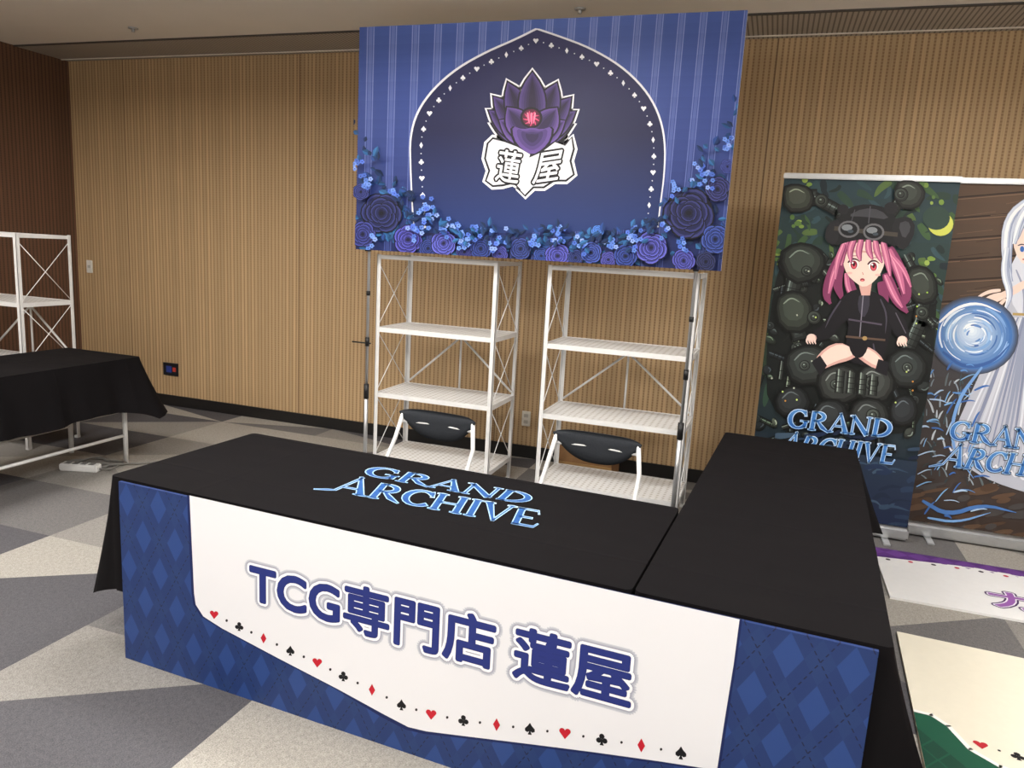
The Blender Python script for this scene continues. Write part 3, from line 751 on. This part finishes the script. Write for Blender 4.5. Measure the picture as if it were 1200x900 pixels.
for x,y,r in ((1020,448,8),(1022,486,8),(978,450,6),(942,428,6),(1062,430,6)): mech(x,y,r,(62,68,64))
for k in range(4): limb([(984+k*13,434+k*2),(982+k*13,460+k)],8,(64,70,66),4)
for i in range(22):
    x,y=q1p(rr.choice([rr.uniform(.03,.3),rr.uniform(.7,.97)]),rr.uniform(.22,.75)); ar.ell(x,y,1.1,1.1,rr.choice([(170,210,80),(216,150,70),(200,220,120),(190,196,180)]),7)
PK=(198,108,146);PKd=(132,58,98);PKl=(232,156,184)
for P,w in (([(990,290),(974,318),(966,346),(972,356)],9),([(986,300),(978,330),(986,352)],9),([(1040,290),(1054,320),(1062,346),(1056,358)],12),([(1036,320),(1048,350),(1062,366)],10),([(1030,330),(1036,352),(1030,368)],8),([(992,326),(998,346),(1008,356)],9)): ar.taper(P,w+3,PKd,.3)
for P,w in (([(990,290),(976,318),(970,344)],7),([(1040,292),(1052,320),(1058,344)],8),([(1036,322),(1046,346),(1056,360)],7),([(990,320),(992,338),(1000,350)],6),([(1044,300),(1058,316),(1066,336)],6)): ar.taper(P,w,PK,.3); ar.taper([(x-1,y) for x,y in P],w*.22,PKl,.3)
SK=(246,218,206);SKd=(220,172,162)
ar.sm([(1000,338),(1020,340),(1038,350),(1048,372),(1040,398),(1036,412),(1028,430),(990,424),(990,400),(994,374),(984,380),(974,396),(952,401),(949,390),(966,378),(982,350)],(22,20,26),None,1)
ar.sm([(1006,343),(1018,344),(1017,362),(1010,374),(1003,360)],(56,54,66),None,1); ar.line([(1010,346),(1006,396)],1.2,(130,126,140)); ar.line([(993,374),(1032,380)],2,(84,76,92)); ar.line([(990,394),(1036,398)],2.4,(96,76,64)); ar.ell(1012,396,3,2.6,(170,140,90),8)
for P in ([(984,352),(972,370),(966,384)],[(1030,350),(1038,368),(1036,390)],[(1022,402),(1024,414),(1020,424)]): ar.taper(P,2,(70,66,80),.2)
ar.sm([(1036,350),(1058,370),(1066,396),(1058,402),(1042,386)],(26,24,30),None,1); ar.line([(1048,366),(1060,390)],1.2,(90,86,98))
# thighs
ar.sm([(990,402),(974,402),(958,414),(952,428),(960,434),(978,426),(994,422),(1004,416)],SKd,None,1); ar.sm([(989,403),(976,404),(961,415),(957,426),(964,430),(980,422),(994,418),(1002,412)],SK,None,1)
ar.sm([(1006,404),(1022,408),(1034,420),(1036,432),(1024,432),(1008,422),(1000,414)],SKd,None,1); ar.sm([(1008,406),(1021,410),(1031,420),(1032,428),(1024,428),(1010,419),(1003,412)],SK,None,1)
ar.sm([(992,398),(1018,400),(1012,416),(1004,420),(996,414)],(20,18,24),None,1)
ar.poly([(950,424),(960,416),(968,428),(960,440)],(26,24,30)); ar.poly([(1028,420),(1040,424),(1038,440),(1024,434)],(26,24,30))
for hx,hy in ((950,396),(1056,398)):
    ar.ell(hx,hy,6,5,SKd,12); ar.ell(hx-.5,hy-.8,5,4.2,SK,12)
    for i in range(4): ar.taper([(hx-5+i*3,hy),(hx-6+i*3.2,hy+4),(hx-4+i*3,hy+7)],2.1,SK,.5)
ar.poly([(1004,330),(1020,332),(1018,346),(1008,346)],SKd)
ar.sm([(988,290),(986,308),(991,322),(1002,332),(1011,337),(1023,330),(1033,316),(1036,300),(1033,286),(1010,282)],SK,None,1)
ar.poly([(989,292),(1035,296),(1035,302),(1026,298),(1010,296),(996,296),(989,299)],SKd)
for ex_,ey_ in ((999,310),(1022,312)):
    ar.ell(ex_,ey_,5.4,5.4,(250,248,248),14); ar.ell(ex_,ey_+.4,4.,5.1,(140,30,56),14); ar.ell(ex_,ey_+1.8,2.8,3.,(222,90,104),10); ar.ell(ex_,ey_-.2,1.6,2.5,(46,8,22),8); ar.ell(ex_-1.5,ey_-2.,1.2,1.3,(255,255,255),7)
    ar.taper([(ex_-7,ey_-2),(ex_-3,ey_-6.4),(ex_+3,ey_-6.4),(ex_+7,ey_-3)],2.2,(66,22,40)); ar.line([(ex_-4,ey_-10),(ex_+4,ey_-10)],.8,(150,70,100))
ar.line([(1009,319),(1010,322)],.9,(210,140,130)); ar.ell(1009,328,2.8,2.,(160,50,64),10); ar.ell(1009,328.8,1.8,1.,(236,136,136),8)
ar.ell(994,320,3.4,1.5,(244,190,182),8); ar.ell(1027,322,3.4,1.5,(244,190,182),8)
for P,w in (([(992,280),(986,296),(985,312)],8),([(1000,280),(994,294),(996,308)],8),([(1008,280),(1004,296),(1007,306)],8),([(1016,280),(1016,294),(1021,304)],8),([(1024,282),(1026,296),(1032,308)],8),([(1033,284),(1038,304),(1042,324)],9),([(988,286),(980,306),(978,328)],8)): ar.taper(P,w,PKd,.3); ar.taper([(x-.6,y-.6) for x,y in P],w*.78,PK,.3); ar.taper([(x-1,y-1) for x,y in P],w*.25,PKl,.3)
ar.sm([(976,290),(974,266),(986,248),(1004,240),(1026,240),(1044,248),(1052,266),(1050,292),(1036,284),(1010,280),(990,284)],(24,24,28),None,1); ar.sm([(990,254),(1010,244),(1030,246),(1042,258),(1010,254)],(64,64,70),None,1)
ar.sm([(1042,258),(1064,252),(1072,268),(1060,294),(1047,288)],(30,30,34),None,1); ar.sm([(1050,262),(1062,258),(1066,268),(1057,282)],(62,62,68),None,1); ar.sm([(984,256),(968,262),(964,282),(979,290)],(34,34,38),None,1)
ar.ell(986,246,7,6,(30,30,34),12); ar.ell(1042,244,8,7,(30,30,34),12); ar.line([(1018,242),(1016,262)],1.2,(80,80,88)); ar.line([(1000,246),(996,260)],1,(70,70,78))
ar.line([(976,268),(1050,275)],5,(70,64,58))
for gx,gy in ((993,269),(1022,272)):
    ar.ell(gx,gy,12.5,10,(104,104,108),18); ar.ell(gx,gy,10,7.6,(22,24,28),18); ar.ell(gx-2,gy-2,6.5,3.8,(128,134,140),12); ar.ell(gx+2,gy+2.4,3.6,2,(62,72,82),8)
ar.grad([q1p(0,.79),q1p(1,.79),q1p(1,1),q1p(0,1)],(32,46,64),(22,34,66),10)
for i in range(60):
    x,y=q1p(rr.random(),rr.uniform(.74,.99)); ar.taper([(x,y),(x+rr.uniform(8,16),y-rr.uniform(-2,8)),(x+rr.uniform(18,34),y+rr.uniform(-6,8))],rr.uniform(2,7),rr.choice([(36,54,80),(28,44,74),(48,68,92),(22,34,58),(64,84,104)]))
logo(ar,((925,478),(1046,491),(1042,512),(921,500)),((918,507),(1050,521),(1046,543),(906,529)))
ar.mesh('banner_print',M1)

M2=rollup(.975,5.15,.95,2.175)
ar=Art([(1125,211),(1355,216),(1267,650.5),(1061,619)],[(0,2.185),(.95,2.185),(.95,.03),(0,.03)]); ar.clip=True; ar.box=(0,.95,.09,2.175)
def q2p(u,v):
    TL,TR,BR,BL=(1125,211),(1355,216),(1267,650.5),(1061,619)
    return ((TL[0]*(1-u)+TR[0]*u)*(1-v)+(BL[0]*(1-u)+BR[0]*u)*v,(TL[1]*(1-u)+TR[1]*u)*(1-v)+(BL[1]*(1-u)+BR[1]*u)*v)
ar.grad([q2p(0,0),q2p(1,0),q2p(1,.5),q2p(0,.5)],(92,70,54),(74,62,54),8); ar.grad([q2p(0,.5),q2p(1,.5),q2p(1,1),q2p(0,1)],(70,68,72),(60,48,42),8)
for i in range(8):
    v=.02+i*.06; ar.line([q2p(0,v+.03),q2p(1,v-.03)],1.8,(48,34,26)); ar.line([q2p(0,v+.036),q2p(1,v-.024)],1,(124,98,76))
for i in range(60):
    u=rr.random();v=rr.uniform(0,.45); ar.line([q2p(u,v),q2p(u+rr.uniform(.1,.3),v-.015)],.7,rr.choice([(64,46,34),(112,88,68)]))
for i in range(230):
    x,y=q2p(rr.uniform(0,1),rr.uniform(.54,.86)); dx=rr.uniform(-9,9);h_=rr.uniform(5,16); ar.taper([(x,y),(x+dx*.4,y-h_*.6),(x+dx,y-h_)],rr.uniform(1.2,2.6),rr.choice([(150,164,176),(190,200,208),(96,108,112),(66,82,88),(120,134,142),(52,62,66)]))
for i in range(60):
    x,y=q2p(rr.uniform(0,1),rr.uniform(.84,1)); ar.ell(x,y,rr.uniform(6,20),rr.uniform(2,5),rr.choice([(80,60,46),(94,72,56),(58,44,36),(70,66,66)]),9,-10)
ar.sm([(1182,340),(1230,330),(1275,470),(1300,600),(1210,580),(1150,560),(1108,528),(1128,480),(1156,420)],(186,190,204),None,2)
for i in range(26):
    x=1116+i*6.5; ar.taper([(1190+i*1.6,372),((1190+x)/2+i*1.2,450),(x,530+i*2.6)],rr.uniform(2,5),rr.choice([(150,158,182),(222,226,236),(134,142,170),(204,208,220)]),.2)
for i in range(16):
    x=1112+i*9; ar.taper([(x,524+i*3.4),(x+5,532+i*3.4),(x+10,527+i*3.4)],2.6,(232,234,242),.3)
ar.sm([(1184,300),(1212,292),(1246,330),(1236,376),(1198,376),(1182,350)],(216,220,232),None,1); ar.taper([(1206,308),(1216,340),(1212,374)],3,(120,130,160)); ar.taper([(1190,316),(1200,340),(1198,374)],2.4,(150,158,184)); ar.line([(1186,368),(1238,370)],3,(180,154,94))
ar.taper([(1204,330),(1182,344),(1160,350)],9,(240,212,200),.5)
ar.sm([(1186,272),(1188,296),(1200,312),(1216,308),(1226,284),(1210,262)],SK,None,1)
ar.ell(1197,292,2.6,3.6,(60,110,190),10); ar.taper([(1192,288),(1197,286),(1202,288)],1.4,(60,60,80)); ar.ell(1199,304,2,1,(200,110,110),7)
for P,w in (([(1208,234),(1182,256),(1178,300),(1184,330)],13),([(1212,236),(1196,256),(1188,286)],12),([(1216,240),(1212,262),(1204,280)],12),([(1216,238),(1240,270),(1240,330),(1232,376)],20),([(1180,290),(1176,320),(1184,344),(1178,362)],8),([(1222,244),(1226,280),(1222,310)],12)):
    ar.taper(P,w+2,(146,158,188),.3); ar.taper([(x-.6,y) for x,y in P],w,(206,214,230),.3); ar.taper([(x-2,y) for x,y in P],w*.3,(246,248,253),.3); ar.taper([(x+2.4,y) for x,y in P],w*.16,(156,168,198),.3)
for P in ([(1172,340),(1156,342),(1140,352)],[(1174,344),(1158,348),(1144,360)],[(1176,348),(1162,354),(1150,366)],[(1178,350),(1168,360),(1160,370)]): ar.taper(P,4.2,(243,216,204),.35)
for k in range(5): ar.ell(1141,393,52-1.5*k,46-1.4*k,mixc((70,76,92),(84,120,176),k/4),30)
for k in range(14):
    f=k/13; ar.ell(1141-3*f,393-6*f,44.5-3.2*k,39.5-2.8*k,mixc((70,116,182),(232,242,252),f),30)
for i in range(60):
    a=rr.uniform(0,6.28);r=rr.uniform(8,42);P=[(1141+r*math.cos(a+j*.24),393+r*.87*math.sin(a+j*.24)) for j in range(5)]
    ar.taper(P,rr.uniform(1,3),rr.choice([(226,238,252),(160,196,234),(96,138,202),(242,248,254),(126,168,220),(70,110,176)]),.1)
ar.taper([(1100,378),(1120,360),(1146,354),(1172,366)],3.4,(246,250,255)); ar.taper([(1104,412),(1130,432),(1164,424),(1182,404)],4,(60,96,160))
for i in range(60):
    x=1082+rr.uniform(-10,60);y=rr.uniform(425,605); a=rr.uniform(-1.2,.4); l_=rr.uniform(8,22); ar.taper([(x,y),(x+l_*.6*math.cos(a),y+l_*.6*math.sin(a)-2),(x+l_*math.cos(a),y+l_*math.sin(a))],rr.uniform(1,2.6),rr.choice([(96,146,208),(130,180,226),(64,108,178),(180,206,234)]),.05)
ar.taper([(1080,586),(1110,604),(1150,590),(1190,600)],5,(74,120,186)); ar.taper([(1086,606),(1120,612),(1160,600)],3,(120,165,220)); ar.taper([(1150,430),(1120,470),(1112,520),(1140,560)],4,(120,165,222))
logo(ar,((1116,492),(1240,508),(1236,531),(1110,514)),((1108,521),(1262,540),(1256,564),(1096,544)))
ar.mesh('banner_print',M2)

# ================= CHAIRS
def chair(x,y,rz):
    E=empty('folding_chair',(x,y,0),rz)
    m=MB(); w=.235
    for s in (-1,1):
        X=s*w
        m.tube([(X*1.06,-.30,0.012),(X*1.04,-.02,.40),(X*1.0,.13,.60),(X*.90,.165,.735)],.0115,M_white)
        m.tube([(X*.9,.26,0.012),(X*.9,.0,.38),(X*.9,-.14,.42)],.011,M_white)
    m.tube([(-w,-.27,.05),(w,-.27,.05)],.009,M_white); m.tube([(-w*.9,.24,.05),(w*.9,.24,.05)],.009,M_white)
    m.tube([(-w*.93,.165,.69),(0,.20,.69),(w*.93,.165,.69)],.009,M_white)
    m.obj('chair_frame',E)
    m=MB(); m.box((-.2,-.2,.415),(.2,.17,.455),M_vinyl,.015); m.obj('seat_pad',E)
    vs=[];fs=[];nu,nv=20,8
    for side in (0,1):
        for i in range(nu+1):
            u=-1+2*i/nu
            for j in range(nv+1):
                v=j/nv; rc=(1-abs(u)**6); zt=.745+.020*rc-.006*(1-u*u); zb=.735-.135*(1-abs(u)**2.6)
                zz=zb+(zt-zb)*v; yy=.158+.045*(1-u*u)+(.018 if side else -.018)*min(1,4*v*(1-v)+.25)*(1-abs(u)**8*.7)
                vs.append((u*.228,yy,zz))
    K=(nu+1)*(nv+1)
    for side in (0,1):
        for i in range(nu):
            for j in range(nv):
                a=side*K+i*(nv+1)+j; q=[a,a+nv+1,a+nv+2,a+1]; fs.append(q if side==0 else q[::-1])
    for i in range(nu):
        for j in (0,nv):
            a=i*(nv+1)+j; fs.append([a,a+K,a+K+nv+1,a+nv+1])
    for i in (0,nu):
        for j in range(nv):
            a=i*(nv+1)+j; fs.append([a,a+1,a+1+K,a+K])
    m=MB();m.add(vs,fs,M_vinyl,True); m.obj('backrest_pad',E)
chair(-1.62,3.42,math.radians(-4)); chair(-.75,3.42,math.radians(-4))

# ================= FLOOR BANNERS, BOX, POWER STRIP
E=empty('flat_banner_board',(.74,4.03,0),0)
m=MB(); m.box((0,0,0),(2.3,.72,.012),M_paper); m.obj('board',E)
ar=Art([(0,0),(2.3,0),(2.3,.72),(0,.72)],[(0,0),(2.3,0),(2.3,.72),(0,.72)],vertical=False); ar.clip=True
ar.raw([(0,.72),(2.3,.72),(2.3,.52),(1.3,.6),(.5,.64),(.0,.56)],(86,44,118))
for i in range(20): ar.raw([(i*.12,.72),(i*.12+.06,.66),(i*.12,.6),(i*.12-.06,.66)],(104,60,138))
ar.line([(0,.55),(.5,.625),(1.3,.585),(2.3,.5)],.012,(240,240,240),raw=True)
for i in range(18): ar.ell(.06+i*.12,.54+.05*math.sin(i*.4),.014,.014,(190,40,70) if i%2 else (40,30,40),8)
tmc=text_mesh('カードラボ',.0)
for dd,cc,nn in ((.020,(60,24,86),14),(.011,(240,235,245),12),(.004,(150,90,170),8),(0,(150,90,170),1)): text_art(ar,tmc,(.50,.12,2.0,.34),cc,dd,nn)
p=ar.mesh('board_print',E); p.location=(0,0,.012)
E=empty('flat_banner_board',(.66,2.55,0),math.radians(-3))
m=MB(); m.box((0,0,0),(2.2,1.08,.014),simple('cream_board',(236,230,212),.5,nz=.01)); m.obj('board',E)
ar=Art([(0,0),(1,0),(1,1),(0,1)],[(0,0),(1,0),(1,1),(0,1)],vertical=False); ar.box=(0,2.2,0,1.08); ar.clip=True
bd=[(.0,.41),(.06,.41),(.11,.36),(.16,.24),(.24,.18),(.6,.12),(1.1,.04),(1.3,.06),(2.2,.3)]
ar.raw([(0,0),(2.2,0)]+bd[::-1],(24,84,62))
for i in range(26):
    for j in range(9):
        X=i*.09+(j%2)*.045;Y=j*.06
        yb=.38-X*2 if X<.1 else .17-(X-.1)*.14
        if Y+.06<yb: ar.raw([(X,Y+.055),(X+.04,Y),(X,Y-.055),(X-.04,Y)],(18,66,50))
ar.line(bd,.018,(245,245,240),raw=True)
for i in range(12):
    f=i/11; x=.2+f*1.2;y=.285-f*.14; ar.suit('hcds'[i%4],x,y,-.024,(190,36,50) if i%4 in (0,2) else (25,25,28),raw=True); ar.raw([(x+.055+.006*math.cos(k),y-.006+.006*math.sin(k)) for k in range(6)],(30,30,30))
p=ar.mesh('board_print',E); p.location=(0,0,.014)
m=MB(); m.box((0,0,0),(1.2,.5,.012),simple('red_board',(190,34,52),.5)); m.obj('flat_banner_board',loc=(.6,1.98,0))
m=MB(); m.box((-.2,-.15,0),(.2,.15,.3),M_card,.004); m.box((-.2,-.155,.12),(.2,-.149,.17),simple('packing_tape',(176,140,92),.3)); m.obj('cardboard_box',loc=(-1.12,5.2,0))
m=MB(); m.box((-.13,-.035,0),(.13,.035,.05),M_white,.008)
for i in range(4): m.box((-.1+i*.055,-.02,.049),(-.065+i*.055,.02,.052),simple('socket_gray',(120,120,120),.5))
cab=simple('grey_cable',(120,118,114),.5); cord=[]
for i in range(40):
    a=i*.42; r=.13+.035*math.sin(i*1.7); cord.append((.02+r*1.3*math.cos(a),.14+r*.8*math.sin(a),.008+.012*(i/40)))
m.tube([(.13,0,.02),(.19,.03,.012)]+cord+[(.3,.2,.01),(.5,.35,.008)],.006,cab,7)
m.obj('power_strip',loc=(-4.3,3.72,0),rz=.3)

# ================= CAMERA
f=880.;Pt=math.atan(f/4857.);roll=math.radians(3.2);yaw=math.radians(18.5)
fw=Vector((-math.sin(yaw)*math.cos(Pt),math.cos(yaw)*math.cos(Pt),-math.sin(Pt)))
r0=Vector((math.cos(yaw),math.sin(yaw),0)); u0=r0.cross(fw)
R=math.cos(roll)*r0+math.sin(roll)*u0; U=math.cos(roll)*u0-math.sin(roll)*r0
cam=bpy.data.cameras.new('camera'); cam.sensor_width=36; cam.lens=f/1200*36; cam.clip_start=.05
co=bpy.data.objects.new('camera',cam); col.objects.link(co)
mt=Matrix((R,U,-fw)).transposed().to_4x4(); mt.translation=Vector((0,0,1.65)); co.matrix_world=mt
scene.camera=co
